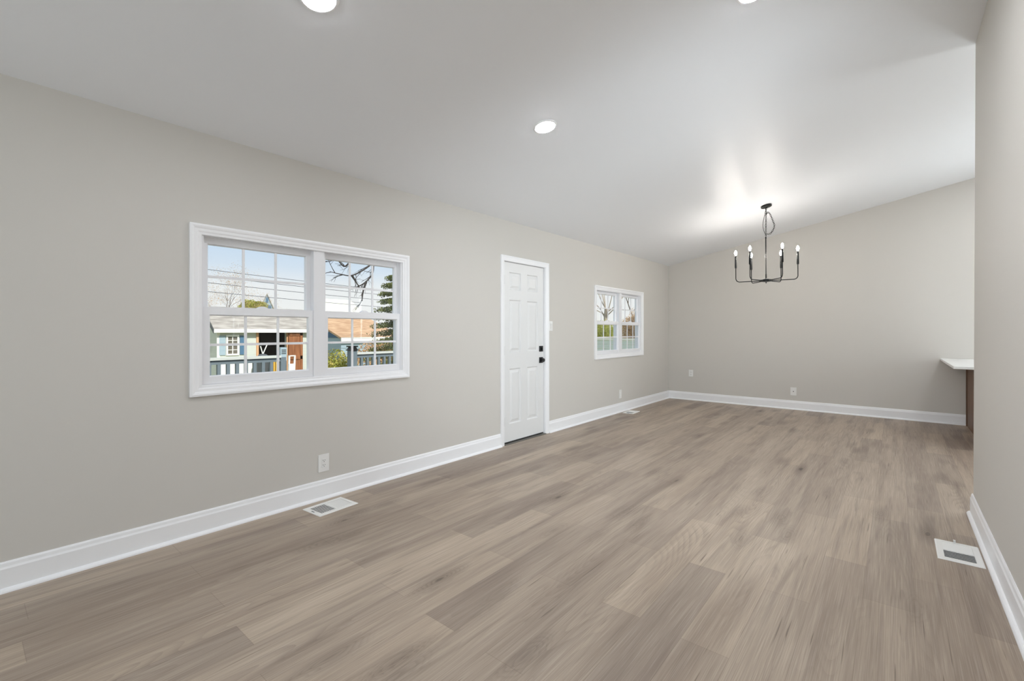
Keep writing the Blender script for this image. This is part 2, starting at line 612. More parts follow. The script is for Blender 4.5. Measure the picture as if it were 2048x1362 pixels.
w = empty('added_window_side', (XK, 6.25, gh_[2]), kind='structure')  # unseen window added for the side fill
mb = MB().box(XK + .03, XK + .09, gh_[0], gh_[1], gh_[2], gh_[2] + .04).box(XK + .03, XK + .09, gh_[0], gh_[1], gh_[3] - .04, gh_[3])
for a in (gh_[0], (gh_[0] * 2 + gh_[1]) / 3, (gh_[0] + gh_[1] * 2) / 3, gh_[1]):
    mb.box(XK + .031, XK + .089, max(a - .03, gh_[0]), min(a + .03, gh_[1]), gh_[2] + .001, gh_[3] - .001)
mb.build('frame', M['vinyl'], w)
MB().box(XK + .058, XK + .062, gh_[0], gh_[1], gh_[2], gh_[3]).build('pane', M['glass'], w)

# baseboards with shoe moulding
BB = [(0, 0), (.014, 0), (.014, .108), (.010, .118), (.008, .132), (.004, .140), (0, .140)]
SH = [(.014, 0), (.032, 0), (.031, .007), (.027, .013), (.021, .018), (.014, .020)]


def baseboard(name, axis, wallpos, sgn, a, b, label):
    r = MB().prism([(wallpos + sgn * d, z) for d, z in BB], axis, a, b).build(name, M['trim'])
    tag(r, label, kind='structure')
    MB().prism([(wallpos + sgn * d, z) for d, z in SH], axis, a, b).build('shoe_moulding', M['trim'], r)
    return r


baseboard('baseboard_left', 'y', XL, 1, YF, DY0 - .001, 'white baseboard along the left wall before the door')
baseboard('baseboard_left_far', 'y', XL, 1, DY1 + .001, YB, 'white baseboard along the left wall beyond the door')
baseboard('baseboard_right', 'y', XR, -1, YF, YE + .02, 'white baseboard along the right partition wall')


def baseboard_x(name, y, sgn, a, b, label):
    r = MB().prism([(y + sgn * d, z) for d, z in BB], 'x', a, b).build(name, M['trim'])
    tag(r, label, kind='structure')
    MB().prism([(y + sgn * d, z) for d, z in SH], 'x', a, b).build('shoe_moulding', M['trim'], r)


baseboard_x('baseboard_back', YB, -1, XL + .014, 0.708, 'white baseboard along the far end wall')

# ------------------------------------------------------------------ windows
CAS = [(0, 0), (0, .019), (.012, .021), (.022, .018), (.028, .014), (.048, .013), (.056, .009), (.070, .008), (.073, .004), (.073, 0)]


def window(name, yo, label):
    w = tag(empty(name, (XL, yo + WW / 2, WZ0)), label, kind='structure')
    MB().frame(yo, yo + WW, WZ0, WZ1, [(d * (0.90 if d > .03 else 1), XL + x) for d, x in CAS]).build('casing', M['trim'], w)
    # outer vinyl frame inside the opening
    a, b, z0, z1 = yo + .066, yo + WW - .066, WZ0 + .055, WZ1 - .052
    MB().frame(a, b, z0, z1, [(0, XL - .002), (.012, XL - .002), (.012, XL - .035), (.016, XL - .035), (.016, XO - .003), (0, XO - .003)]).build('jamb', M['vinyl'], w)
    m0, m1 = yo + .773, yo + .855
    MB().box(XO - .003, XL - .004, m0, m1, z0 + .0121, z1 - .0121).build('mullion', M['vinyl'], w)
    # exterior brick mould
    MB().frame(a - .06, b + .06, z0 - .06, z1 + .06, [(0, XO), (0, XO - .008), (.05, XO - .008), (.06, XO - .004), (.06, XO)]).build('exterior_casing', M['vinyl'], w)
    for s0, s1 in ((yo + .081, m0), (m1, yo + 1.543)):
        for low in (True, False):
            xf = XL - .012 if low else XL - .049
            xb = xf - .034
            if low:
                sz0, sz1 = WZ0 + .068, 1.383
                gz0, gz1 = 0.957, 1.330
            else:
                sz0, sz1 = 1.343, WZ1 - .066
                gz0, gz1 = 1.386, 1.774
            g0, g1 = s0 + .036, s1 - .036
            mb = MB()
            # rails and stiles with a glazing bevel
            r = [(s0 + .0005, s1 - .0005, sz0, sz1)]
            o0, o1 = s0 + .0005, s1 - .0005
            k = len(mb.v)
            rings = [((o0, o1, sz0, sz1), xb), ((o0, o1, sz0, sz1), xf), ((g0 - .006, g1 + .006, gz0 - .006, gz1 + .006), xf),
                     ((g0, g1, gz0, gz1), xf - .009), ((g0, g1, gz0, gz1), xb + .006), ((g0 - .006, g1 + .006, gz0 - .006, gz1 + .006), xb)]
            for (p0, p1, q0, q1), x in rings:
                mb.v += [(x, p0, q0), (x, p0, q1), (x, p1, q1), (x, p1, q0)]
            for i in range(len(rings)):
                j = (i + 1) % len(rings)
                for c in range(4):
                    d = (c + 1) % 4
                    mb.f.append((k + 4 * i + c, k + 4 * i + d, k + 4 * j + d, k + 4 * j + c))
            sash = mb.build('lower_sash' if low else 'upper_sash', M['vinyl'], w)
            xg = (xf + xb) / 2
            MB().box(xg - .009, xg - .006, g0 - .004, g1 + .004, gz0 - .004, gz1 + .004).build('pane', M['glass'], sash, origin=w.location)
            gm = MB()
            for t in (1 / 3, 2 / 3):
                yc = g0 + (g1 - g0) * t
                gm.box(xg - .0035, xg + .0035, yc - .008, yc + .008, gz0, gz1)
            zc = (gz0 + gz1) / 2 + (.004 if low else -.004)
            gm.box(xg - .0034, xg + .0034, g0, g1, zc - .008, zc + .008)
            gm.build('grille', M['vinyl'], sash, origin=w.location)
            if low:
                yc = (s0 + s1) / 2
                lk = MB().prism([(yc - .035, 1.383), (yc + .035, 1.383), (yc + .026, 1.392), (yc + .01, 1.398), (yc - .01, 1.398), (yc - .026, 1.392)], 'x', xf - .03, xf - .005)
                lk.build('sash_lock', M['vinyl'], sash, origin=w.location)


window('window_1', WIN[0], 'large white double window nearest the viewer on the left wall')
window('window_2', WIN[1], 'white double window near the far corner, beyond the door')

# ------------------------------------------------------------------ entry door
dr = tag(empty('door_1', (XL, (DY0 + DY1) / 2, 0)), 'white six panel entry door with black lock and knob', kind='structure')
MB().frame(DY0, DY1, 0, DZ1, [(0, XL), (0, XL + .016), (.012, XL + .018), (.02, XL + .015), (.045, XL + .011), (.056, XL + .009), (.059, XL)], bottom=False).build('casing', M['trim'], dr)
j0, j1, jz = DY0 + .064, DY1 - .064, DZ1 - .056
MB().frame(DY0 + .045, DY1 - .045, 0, DZ1 - .04, [(0, XO), (0, XL + .004), (.019, XL + .004), (.019, XL - .067), (.030, XL - .067), (.030, XO)], bottom=False).build('jamb', M['trim'], dr)
SX = XL - .020                                         # room-side face of the slab
s0, s1, sz0, sz1 = j0 + .003, j1 - .004, 0.022, jz - .007
cols = [(3.892, 4.098), (4.210, 4.420)]
rows = [(0.212, 0.824), (1.000, 1.584), (1.692, 1.890)]
ph = [(c[0], c[1], r[0], r[1]) for c in cols for r in rows]
mb = MB()
us = sorted({s0, s1, *[x for c in cols for x in c]})
vs = sorted({sz0, sz1, *[x for r in rows for x in r]})
grid_wall(mb, 'x', SX - .012, SX, us, vs, ph)
for y0, y1, z0, z1 in ph:
    mb.frame(y0, y1, z0, z1, [(0, SX), (.004, SX - .001), (.011, SX - .0115), (.021, SX - .0115), (.048, SX - .002), (.052, SX - .002)], closed=False)
    mb.quad((SX - .002, y0 + .052, z0 + .052), (SX - .002, y0 + .052, z1 - .052), (SX - .002, y1 - .052, z1 - .052), (SX - .002, y1 - .052, z0 + .052))
mb.box(SX - .044, SX - .0125, s0, s1, sz0, sz1)
slab = mb.build('slab', M['door'], dr)
for zc in (1.795, 1.022, 0.251):
    hb = MB().lathe([(.006, -.05), (.0065, -.049), (.0065, .049), (.006, .05)], (SX + .007, s0 + .009, zc), 12)
    hb.box(SX - .001, SX + .0015, s0 - .001, s0 + .006, zc - .045, zc + .045)
    hb.build('hinge', M['hinge'], dr, smooth=True)
RX = Matrix.Rotation(math.pi / 2, 3, 'Y')              # local z -> +X
ky = 4.478
mb = MB().box(SX, SX + .012, ky - .034, ky + .034, 1.026 - .034, 1.026 + .034)
lk = mb.build('deadbolt', M['black'], dr, bevel=.003)
MB().box(SX + .012, SX + .030, ky - .006, ky + .006, 1.026 - .017, 1.026 + .017).build('thumb_turn', M['black'], lk, origin=dr.location, bevel=.002)
mb = MB().box(SX, SX + .010, ky - .034, ky + .034, 0.891 - .034, 0.891 + .034)
ro = mb.build('knob', M['black'], dr, bevel=.003)
MB().lathe([(.013, .010), (.011, .024), (.013, .028), (.021, .031), (.023, .035), (.023, .044), (.021, .047), (.008, .048)], (SX, ky, .891), 28, RX).build('knob_handle', M['black'], ro, origin=dr.location, smooth=True)
MB().box(XL - .06, XL + .02, j0, j1, 0, .008).box(XL - .058, XL - .045, j0, j1, .008, .018).build('threshold', M['steel'], dr)
MB().box(SX - .040, SX - .006, s0, s1, .009, .0215).build('door_sweep', M['rubber'], dr)

# ------------------------------------------------------------------ recessed ceiling lights
TILT = math.atan(SL)


def ceiling_light(x, y, label):
    t = empty('ceiling_light', (x, y, ceil_z(x)), label, 'light', 'recessed ceiling lights', rot=(0, -TILT, 0))
    MB().lathe([(.070, -.004), (.072, -.007), (.084, -.005), (.086, -.0005), (.070, -.0005)], n=48).build('trim_ring', M['trim'], t, world=True, smooth=True)
    MB().lathe([(.0699, -.0008), (.0699, -.0055), (.066, -.0085), (.050, -.0100), (.001, -.0105)], n=48).build('lens', M['lens'], t, world=True, smooth=True)
    return t


ceiling_light(-1.937, 2.705, 'lit round recessed light alone in the middle of the ceiling')
ceiling_light(-1.951, 1.020, 'lit recessed light cut by the top edge above the large window')
ceiling_light(-0.556, 2.600, 'lit recessed light showing only its glow at the top edge, right of centre')
ceiling_light(-0.570, 1.045, 'lit recessed light above the viewer, out of the picture')
for x, y in ((1.2, 5.2), (1.3, 7.4), (2.9, 5.2), (2.9, 7.4)):  # unseen kitchen lamps, inferred from the counter shadow, more added for brightness
    ceiling_light(x, y, 'lit recessed light added unseen over the kitchen behind the partition')

# ------------------------------------------------------------------ chandelier
ch = empty('chandelier', (-1.266, 6.575, 1.877), 'black six arm candle chandelier hanging on a looped chain from the sloped ceiling', 'chandelier')
cx, cy, hz = ch.location
R_ = Vector((math.cos(TH), math.sin(TH), 0))
F_ = Vector((-math.sin(TH), math.cos(TH), 0))
tilt = Matrix.Rotation(math.radians(-0.4), 3, F_)
cc = Vector((cx, cy, ceil_z(cx)))
MB().lathe([(.060, .002), (.063, -.004), (.063, -.020), (.055, -.026), (.014, -.028), (.010, -.036)], cc, 36, Matrix.Rotation(-TILT, 3, 'Y')).build('canopy', M['blackiron'], ch, smooth=True)
hub = Vector((cx, cy, hz))


def T(p):
    return hub + tilt @ (Vector(p) - hub)


ztop = 2.43
mb = MB().lathe([(.009, .02), (.009, .08), (.0065, .085), (.0065, ztop - hz - .02), (.009, ztop - hz - .018), (.009, ztop - hz)], hub, 16, tilt)
mb.build('rod', M['blackiron'], ch, smooth=True)
MB().lathe([(.004, -.034), (.007, -.028), (.006, -.018), (.040, -.014), (.064, -.010), (.066, .012), (.060, .016), (.020, .022), (.012, .03)], hub, 32, tilt).build('hub', M['blackiron'], ch, smooth=True)


def chain_links(mb, path, L=.028, r=.0022, w=.0085):
    # resample the path and hang interlocked oval links along it
    pts = [Vector(p) for p in path]
    ds = [0]
    for a, b in zip(pts, pts[1:]):
        ds.append(ds[-1] + (b - a).length)

    def at(d):
        for i in range(len(pts) - 1):
            if d <= ds[i + 1]:
                t = (d - ds[i]) / max(ds[i + 1] - ds[i], 1e-9)
                return pts[i].lerp(pts[i + 1], t)
        return pts[-1]
    d, i = 0, 0
    step = L * .74
    while d + step * .6 < ds[-1]:
        a, b = at(d), at(min(d + L, ds[-1]))
        t = (b - a).normalized()
        c = (a + b) / 2
        ref = R_ if abs(t.dot(R_)) < .9 else F_
        u = (ref - t * ref.dot(t)).normalized()
        if i % 2:
            u = t.cross(u)
        loop = []
        for q in range(13):
            an = 2 * math.pi * q / 12
            loop.append(c + t * (math.cos(an) * L / 2) + u * (math.sin(an) * w))
        mb.sweep(loop, r, 5, cap=False)
        d += step
        i += 1


def bez(p, n=30):
    # Catmull-Rom through points
    p = [Vector(q) for q in p]
    q = [p[0] * 2 - p[1]] + p + [p[-1] * 2 - p[-2]]
    out = []
    for i in range(1, len(q) - 2):
        for k in range(n):
            t = k / n
            a, b, c, d = q[i - 1], q[i], q[i + 1], q[i + 2]
            out.append(0.5 * ((2 * b) + (c - a) * t + (2 * a - 5 * b + 4 * c - d) * t * t + (3 * b - a - 3 * c + d) * t ** 3))
    out.append(p[-1])
    return out


top = cc + Vector((0, 0, -.034))
rt = T((cx, cy, ztop))


def q(r, z, f=0.0):
    """a point r metres to the right of the chain, at height z"""
    return hub + R_ * r + F_ * f + Vector((0, 0, z - hz))


mb = MB()
zc0, zc1 = top.z, rt.z + .012
chain_links(mb, [top, rt + Vector((0, 0, .01))])
# slack of the chain looped back up and over
loop = bez([q(.002, zc1 + .03), q(.05, zc1 + .03, -.01), q(.098, zc1 + .12, -.012), q(.08, zc1 + .2, -.006), q(.045, zc1 + .29, 0), q(.015, zc1 + .305, .005), q(.003, zc1 + .27, .008)], 10)
chain_links(mb, loop)
mb.build('chain', M['blackiron'], ch, smooth=True)
mb = MB()
cord = bez([top + Vector((0, 0, .004)), q(-.008, zc1 + .30, .006), q(-.035, zc1 + .17, .006), q(-.03, zc1 + .08, .004), q(0, zc1 + .01, .003), rt], 10)
mb.sweep(cord, .0028, 6)
mb.build('cord', M['blackiron'], ch, smooth=True)
RA = .345
for i in range(6):
    ph_ = math.radians(60 * i - 28.8)
    d = R_ * math.cos(ph_) + F_ * math.sin(ph_)
    pts = [hub + d * .05, hub + d * (RA - .045)]
    for k in range(1, 7):
        a = math.pi / 2 * k / 6
        pts.append(hub + d * (RA - .045 + .045 * math.sin(a)) + Vector((0, 0, .045 * (1 - math.cos(a)))))
    zb = .185
    pts.append(hub + d * RA + Vector((0, 0, zb)))
    arm = MB().sweep([T(p) for p in pts], .0055, 10).build('arm', M['blackiron'], ch, smooth=True)
    base = T(hub + d * RA + Vector((0, 0, zb)))
    MB().lathe([(.007, -.004), (.0125, 0), (.0130, .02), (.0095, .15), (.0085, .160)], base, 16, tilt).build('candle_sleeve', M['blackiron'], arm, origin=ch.location, smooth=True)
    bb = base + tilt @ Vector((0, 0, .160))
    MB().lathe([(.007, .0), (.008, .006), (.0135, .020), (.0155, .033), (.0135, .046), (.007, .060), (.002, .068)], bb, 16, tilt).build('bulb', M['bulb'], arm, origin=ch.location, smooth=True)

# ------------------------------------------------------------------ outlets and switch
def plate_x(name, yc, zc, w, h, label, cat, kind, x=XL):
    t = empty(name, (x, yc, zc), label, cat)
    MB().prism([(yc - w / 2, zc - h / 2), (yc + w / 2, zc - h / 2), (yc + w / 2, zc + h / 2), (yc - w / 2, zc + h / 2)], 'x', x, x + .006).build('cover_plate', M['plate'], t, bevel=.0025)
    xa = x + .0061
    if kind == 'decora':
        MB().box(xa, xa + .0025, yc - .0165, yc + .0165, zc - .033, zc + .033).build('receptacle', M['plate'], t, bevel=.001)
        mb = MB()
        for dz in (.017, -.017):
            mb.box(xa + .0026, xa + .003, yc - .0085, yc - .0055, zc + dz + .000, zc + dz + .008)
            mb.box(xa + .0026, xa + .003, yc + .0055, yc + .0085, zc + dz + .001, zc + dz + .0075)
            mb.lathe([(.0028, .0026), (.0028, .003)], (xa, yc, zc + dz - .006), 10, RX)
        mb.build('slots', M['slot'], t)
    elif kind == 'switch':
        MB().box(xa, xa + .003, yc - .016, yc + .016, zc - .033, zc + .033).build('bezel', M['plate'], t, bevel=.001)
        mb = MB()
        mb.prism([(xa + .003, zc - .028), (xa + .0045, zc - .028), (xa + .010, zc + .028), (xa + .003, zc + .028)], 'y', yc - .013, yc + .013)
        mb.build('rocker', M['plate'], t)
    else:
        MB().box(xa, xa + .002, yc - .016, yc + .016, zc - .034, zc + .034).build('insert', M['plate'], t, bevel=.001)
        for dz in (-.045, .045):
            MB().lathe([(.002, .0), (.003, .0025), (.001, .003)], (xa, yc, zc + dz), 10, RX).build('screw', M['hinge'], t)


plate_x('wall_outlet', 1.737, .262, .084, .128, 'white duplex wall outlet below the large window', 'outlet', 'decora')
plate_x('light_switch', 4.655, 1.298, .072, .120, 'white light switch right of the entry door', 'switch', 'switch')
plate_x('wall_outlet', 6.512, .274, .076, .130, 'white wall plate low on the left wall under the far window', 'outlet', 'blank')


def plate_y(name, xc, zc, w, h, label, cat, kind):
    y = YB
    t = empty(name, (xc, y, zc), label, cat)
    MB().box(xc - w / 2, xc + w / 2, y - .006, y, zc - h / 2, zc + h / 2).build('cover_plate', M['plate'], t, bevel=.0025)
    ya = y - .0061
    if kind == 'duplex':
        for dz in (.021, -.021):
            mb = MB().box(xc - .017, xc + .017, ya - .003, ya, zc + dz - .014, zc + dz + .014)
            rc = mb.build('receptacle', M['plate'], t, bevel=.003)
            mb = MB().box(xc - .008, xc - .0055, ya - .0036, ya - .003, zc + dz - .003, zc + dz + .006).box(xc + .0055, xc + .008, ya - .0036, ya - .003, zc + dz - .003, zc + dz + .006)
            mb.box(xc - .002, xc + .002, ya - .0036, ya - .003, zc + dz - .010, zc + dz - .006)
            mb.build('slots', M['slot'], rc, origin=t.location)
    else:
        MB().box(xc - .017, xc + .017, ya - .002, ya, zc - .033, zc + .033).build('insert', M['plate'], t, bevel=.001)
        MB().box(xc - .006, xc + .006, ya - .0026, ya - .002, zc - .006, zc + .006).build('jack', M['slot'], t)


plate_y('wall_outlet', -2.838, .482, .078, .120, 'white duplex outlet on the far wall near the left corner', 'outlet', 'duplex')
plate_y('wall_jack', -1.244, .285, .082, .125, 'white low jack plate on the far wall below the chandelier', 'outlet', 'jack')

# ------------------------------------------------------------------ floor registers (long axis = local y)
def register(x, y, w, l, rot, label, tab=False, single=False):
    t = empty('floor_vent', (x, y, 0), label, 'vent', 'white floor registers', rot=(0, 0, rot))
    ow, ol = w / 2, l / 2
    iw, il = ow - (.034 if not single else .03), ol - (.030 if not single else .035)
    mb = MB()
    k = len(mb.v)
    rings = [((ow, ol), .0005), ((ow, ol), .002), ((ow - .006, ol - .006), .006), ((iw, il), .006), ((iw, il), .001)]
    for (a, b), z in rings:
        mb.v += [(-a, -b, z), (a, -b, z), (a, b, z), (-a, b, z)]
    for i in range(len(rings) - 1):
        for c in range(4):
            d = (c + 1) % 4
            mb.f.append((k + 4 * i + c, k + 4 * i + d, k + 4 * i + 4 + d, k + 4 * i + 4 + c))
    mb.box(-iw, iw, -.006, .006, .0015, .0058)
    mb.build('frame', M['vent'], t, world=True)
    MB().box(-iw + .0005, iw - .0005, -il + .0005, il - .0005, .0006, .0012).build('damper', M['duct'], t, world=True)
    mb = MB()
    n = 9
    for bank in (-1, 1):
        for i in range(n):
            yc = bank * (.006 + (il - .006) * (i + .5) / n)
            a = math.radians(-32) * bank
            hw = (il - .006) / n * (.47 if bank < 0 else .40)
            mb.obox((0, yc, .0037), (iw - .0003, 0, 0), (0, hw * math.cos(a), hw * .55 * math.sin(a) * -1), (0, 0.0002, .0005))
    mb.build('louvre', M['vent'], t, world=True)
    if tab:
        mb = MB().box(-.012, -.002, ol - .030, ol - .024, .006, .022).box(-.012, -.002, ol - .03, ol - .012, .020, .023)
        mb.build('lever', M['vent'], t, world=True)
    else:
        MB().box(-.016, .016, -ol + .012, -ol + .016, .0055, .0075).build('lever', M['duct'], t, world=True)


register(-3.055, 1.688, .212, .300, math.radians(4), 'white floor vent below the large window, by the left baseboard')
register(-3.105, 6.590, .170, .290, math.radians(4), 'white floor vent near the far left corner')
register(0.268, 3.560, .185, .305, 0, 'white floor vent beside the right partition baseboard', tab=True, single=True)

# ------------------------------------------------------------------ kitchen peninsula
CT0, CT1 = .842, .872
mb = MB()
mb.prism([(.46, 6.60), (1.9, 6.60), (1.9, YB - .002), (.46, YB - .002)], 'z', CT0, CT1)
tag(mb.build('countertop', M['quartz'], bevel=.006), 'white countertop end jutting out past the right partition wall', 'countertop')
pc = empty('peninsula_cabinet', (1.2, 7.6, 0), 'brown wood peninsula cabinet under the white countertop', 'cabinet')
MB().box(.716, 1.75, 6.72, YB - .002, .0, CT0).build('cabinet_box', M['cabinet'], pc, bevel=.002)
for a, b in ((6.70, 6.76), (8.40, YB - .034)):
    MB().box(.706, .716, a, b, .0, CT0).build('corner_post', M['cabinet'], pc)

# ------------------------------------------------------------------ outdoors
GZ = -0.75
M['siding'] = mat('pale_grey_siding', 'd3d6cc', 0.6, noise=((1, 1, 40), 0.5, 'bfc7c0'))
M['siding_blue'] = mat('blue_grey_siding', 'a6b8c3', 0.6, noise=((1, 1, 40), 0.5, '8ca6b8'))
M['white_out'] = mat('outdoor_white_paint', 'f0efea', 0.5)
M['blue_shutter'] = mat('blue_shutter', '4f7391', 0.55)
M['slate'] = mat('slate_blue_paint', '6f7c84', 0.55)
M['grey_shingle'] = mat('grey_shingle', 'b4aea6', 0.85, noise=((10, 2.5, 12), 1.0, '8d8780'))
M['tan_shingle'] = mat('tan_shingle', 'cdab88', 0.85, noise=((9, 2.5, 12), 1.0, 'ad8766'))
M['gable_shade'] = mat('shaded_gable_blue', '3d6488', 0.6)  # shade on the outbuilding gable put into a darker blue
M['dark_in'] = mat('dark_shed_interior', '2b201b', 0.9)
M['plank_brown'] = mat('brown_shed_door', 'a56c45', 0.6, noise=((20, 20, 2), 0.8, '74401f'))
M['jamb_tan'] = mat('tan_door_post', 'd6a67c', 0.6)
M['winglass'] = mat('dark_shed_pane', '6d675d', 0.15)
M['grey_dark'] = mat('dark_grey_plastic', '4c5054', 0.5)
M['bark'] = mat('tree_bark', '5a4a3e', 0.9)
M['bark_dark'] = mat('dark_bare_branch', '383230', 0.9)
M['bark_pale'] = mat('pale_bark', 'b3a596', 0.9)
M['leaf_yel'] = mat('yellow_green_leaves', 'b3b24e', 0.7, noise=((4, 4, 4), 1.0, '7f8a35'))
M['leaf_bush'] = mat('spring_bush_leaves', '8f9a3a', 0.7, noise=((9, 9, 9), 1.0, 'c2b25c'))
M['leaf_red'] = mat('reddish_hedge_leaves', 'b98e6c', 0.8, noise=((9, 9, 9), 1.0, 'd2ac7a'))
M['conifer'] = mat('conifer_needles', '3f4a2a', 0.8, noise=((6, 6, 6), 1.0, '7b8140'))
M['grass'] = mat('lawn', '7f8a4c', 0.9, noise=((2, 2, 2), 1.0, '9b9560'))
M['deck'] = mat('deck_boards', '8b8a86', 0.7, noise=((30, 1, 1), 0.8, '74736f'))
M['yellow_wood'] = mat('yellow_painted_wood', 'e0b24a', 0.5)
M['rail_sunlit'] = mat('sunlit_rail_grey', 'ccd0ca', 0.5)  # sunlight on the top rail put into the colour, paler than the slate
M['wire'] = mat('wire_black', '5c6066', 0.7)
M['fence'] = mat('pale_green_fence', 'e4ecec', 0.6, noise=((1, 1, 20), 0.6, 'd3dedd'))
M['clay'] = mat('brown_autumn_twigs', 'b08f6d', 0.9, noise=((5, 5, 5), 1.0, 'd3b489'))

tag(MB().box(-60, XO - .02, -25, 70, GZ - .3, GZ).build('ground', M['grass']), 'lawn outside the windows', kind='structure')
tag(MB().box(-6.25, XO - .02, -2, 7.5, -.30, -.16).build('deck', M['deck']), 'wooden deck outside the left wall', kind='structure')

# --- deck railing
XRL = -6.1


def railing(ya, yb, label, y_first):
    r = empty('deck_railing', (XRL, (ya + yb) / 2, -.16), label, 'railing', 'slate blue deck railings')
    MB().box(XRL - .045, XRL + .045, ya, yb, .895, .925).build('top_rail', M['rail_sunlit'], r)
    MB().box(XRL - .02, XRL + .02, ya, yb, .845, .893).build('sub_rail', M['slate'], r)
    MB().box(XRL - .02, XRL + .02, ya, yb, -.08, -.03).build('bottom_rail', M['slate'], r)
    y = y_first
    while y < yb - .03:
        if y > ya + .03:
            MB().box(XRL - .019, XRL + .019, y - .018, y + .018, -.031, .846).build('baluster', M['slate'], r)
        y += .0985
    return r


rl = railing(.6, 2.67, 'slate blue deck railing in front of the shed with the open doorway', 1.97 - .0985 * 13)
MB().box(XRL - .03, XRL + .03, 2.67, 2.735, -.16, .90).build('end_post', M['slate'], rl)
railing(3.755, 5.6, 'slate blue deck railing right of the lantern topped post', 3.85)


def post(y, label):
    p = empty('railing_post', (XRL, y, GZ), label, 'post')
    MB().box(XRL - .05, XRL + .05, y - .05, y + .05, GZ, .955).build('post_shaft', M['slate'], p)
    MB().box(XRL - .065, XRL + .065, y - .065, y + .065, .955, .97).prism([(y - .055, .97), (y + .055, .97), (y + .035, 1.005), (y - .035, 1.005)], 'x', XRL - .05, XRL + .05).box(XRL - .06, XRL + .06, y - .06, y + .06, 1.005, 1.025).build('post_cap', M['black'], p)


post(3.70, 'slate blue railing post with a black lantern cap')

# --- shed straight out from the large window
SXF, k = -14.0, 1.4


def sy(y):
    return y * k


def sz(z):
    return 1.23 + (z - 1.23) * k


shed = empty('shed', (SXF, 6.0, GZ), 'pale sided shed with grey shingle gambrel roof, blue shutters and open doorway', 'shed')
Y0, Y1 = sy(3.20), sy(5.3)
ev = sz(1.275)
dY0, dY1, dZ = sy(3.95), sy(4.51), sz(1.225)
mb = MB()
grid_wall(mb, 'x', SXF - .1, SXF, [Y0, dY0, dY1, Y1], [GZ, dZ, ev], [(dY0, dY1, GZ - 1, dZ)])
prof = [(SXF, ev), (SXF - .55, ev + .42), (SXF - 1.5, ev + .58), (SXF - 2.45, ev + .42), (SXF - 3.0, ev), (SXF - 3.0, GZ), (SXF - .1, GZ), (SXF - .1, ev)]
mb.prism([(x, z) for x, z in prof], 'y', Y0, Y0 + .08)
mb.prism([(x, z) for x, z in prof], 'y', Y1 - .08, Y1)
mb.box(SXF - 3.0, SXF - 2.9, Y0, Y1, GZ, ev)
mb.build('wall', M['siding'], shed)
mb = MB()
rf = [(SXF + .16, ev - .05), (SXF - .52, ev + .45), (SXF - 1.5, ev + .62), (SXF - 2.48, ev + .45), (SXF - 3.16, ev - .05)]
rf2 = [(x, z + .06) for x, z in rf]
mb.prism(rf + rf2[::-1], 'y', Y0 - .12, Y1 + .12)
mb.build('roof', M['grey_shingle'], shed)
MB().box(SXF + .14, SXF + .18, Y0 - .12, Y1 + .12, ev - .09, ev + .01).build('fascia', M['white_out'], shed)
MB().box(SXF, SXF + .02, Y0 - .005, Y0 + .07, GZ, ev - .05).build('corner_board', M['white_out'], shed)
MB().box(SXF, SXF + .03, dY0 - .06, dY0, GZ, dZ + .03).box(SXF, SXF + .03, dY1, dY1 + .05, GZ, dZ + .03).build('door_frame', M['jamb_tan'], shed)
MB().box(SXF - 2.88, SXF - .12, Y0 + .09, Y1 - .09, GZ + .02, GZ + .05).box(SXF - 1.2, SXF - 1.15, dY0 - .5, Y1 - .1, GZ + .05, ev - .02).build('interior', M['dark_in'], shed)
wy0, wy1, wz0, wz1 = sy(3.355), sy(3.585), sz(.765), sz(1.165)
wf = MB().frame(wy0, wy1, wz0, wz1, [(0, SXF + .001), (0, SXF + .03), (.045, SXF + .03), (.045, SXF + .001)]).box(SXF + .005, SXF + .022, (wy0 + wy1) / 2 - .01, (wy0 + wy1) / 2 + .01, wz0 + .04, wz1 - .04)
for t in (.27, .5, .73):
    zz = wz0 + (wz1 - wz0) * t
    wf.box(SXF + .0055, SXF + .0215, wy0 + .04, wy1 - .04, zz - (.016 if t == .5 else .008), zz + (.016 if t == .5 else .008))
wo = wf.build('window', M['white_out'], shed)
MB().box(SXF + .001, SXF + .006, wy0 + .044, wy1 - .044, wz0 + .044, wz1 - .044).build('pane', M['winglass'], wo, origin=shed.location)
for a, b in ((3.235, 3.345), (3.60, 3.69)):
    MB().box(SXF + .001, SXF + .025, sy(a), sy(b), sz(.775), sz(1.15)).build('shutter', M['siding_blue'] if a < 3.4 else M['blue_shutter'], shed)
MB().box(SXF + .001, SXF + .02, sy(3.215), sy(3.9), GZ, sz(.69)).build('skirting', M['white_out'], shed)
# the door leaf stands open against the front wall
hd = MB().box(SXF + .04, SXF + .085, dY1 + .03, dY1 + .46, GZ + .1, dZ + .02).build('door', M['plank_brown'], shed)
hb = MB()
for zz in (dZ - .06, .45):
    hb.box(SXF + .085, SXF + .11, dY1 + .05, dY1 + .44, zz - .05, zz + .05)
hb.box(SXF + .085, SXF + .11, dY1 + .37, dY1 + .44, GZ + .1, dZ)
hb.build('batten', M['plank_brown'], hd, origin=shed.location)

mb = MB()
rk = [(x, z + .035) for x, z in rf]
mb.prism([(x, z - .06) for x, z in rf] + rk[::-1], 'y', Y0 - .135, Y0 - .121)
mb.build('rake_board', M['grey_dark'], shed)


def px(dx, y):
    return y * k * (14.0 - dx) / 14.0


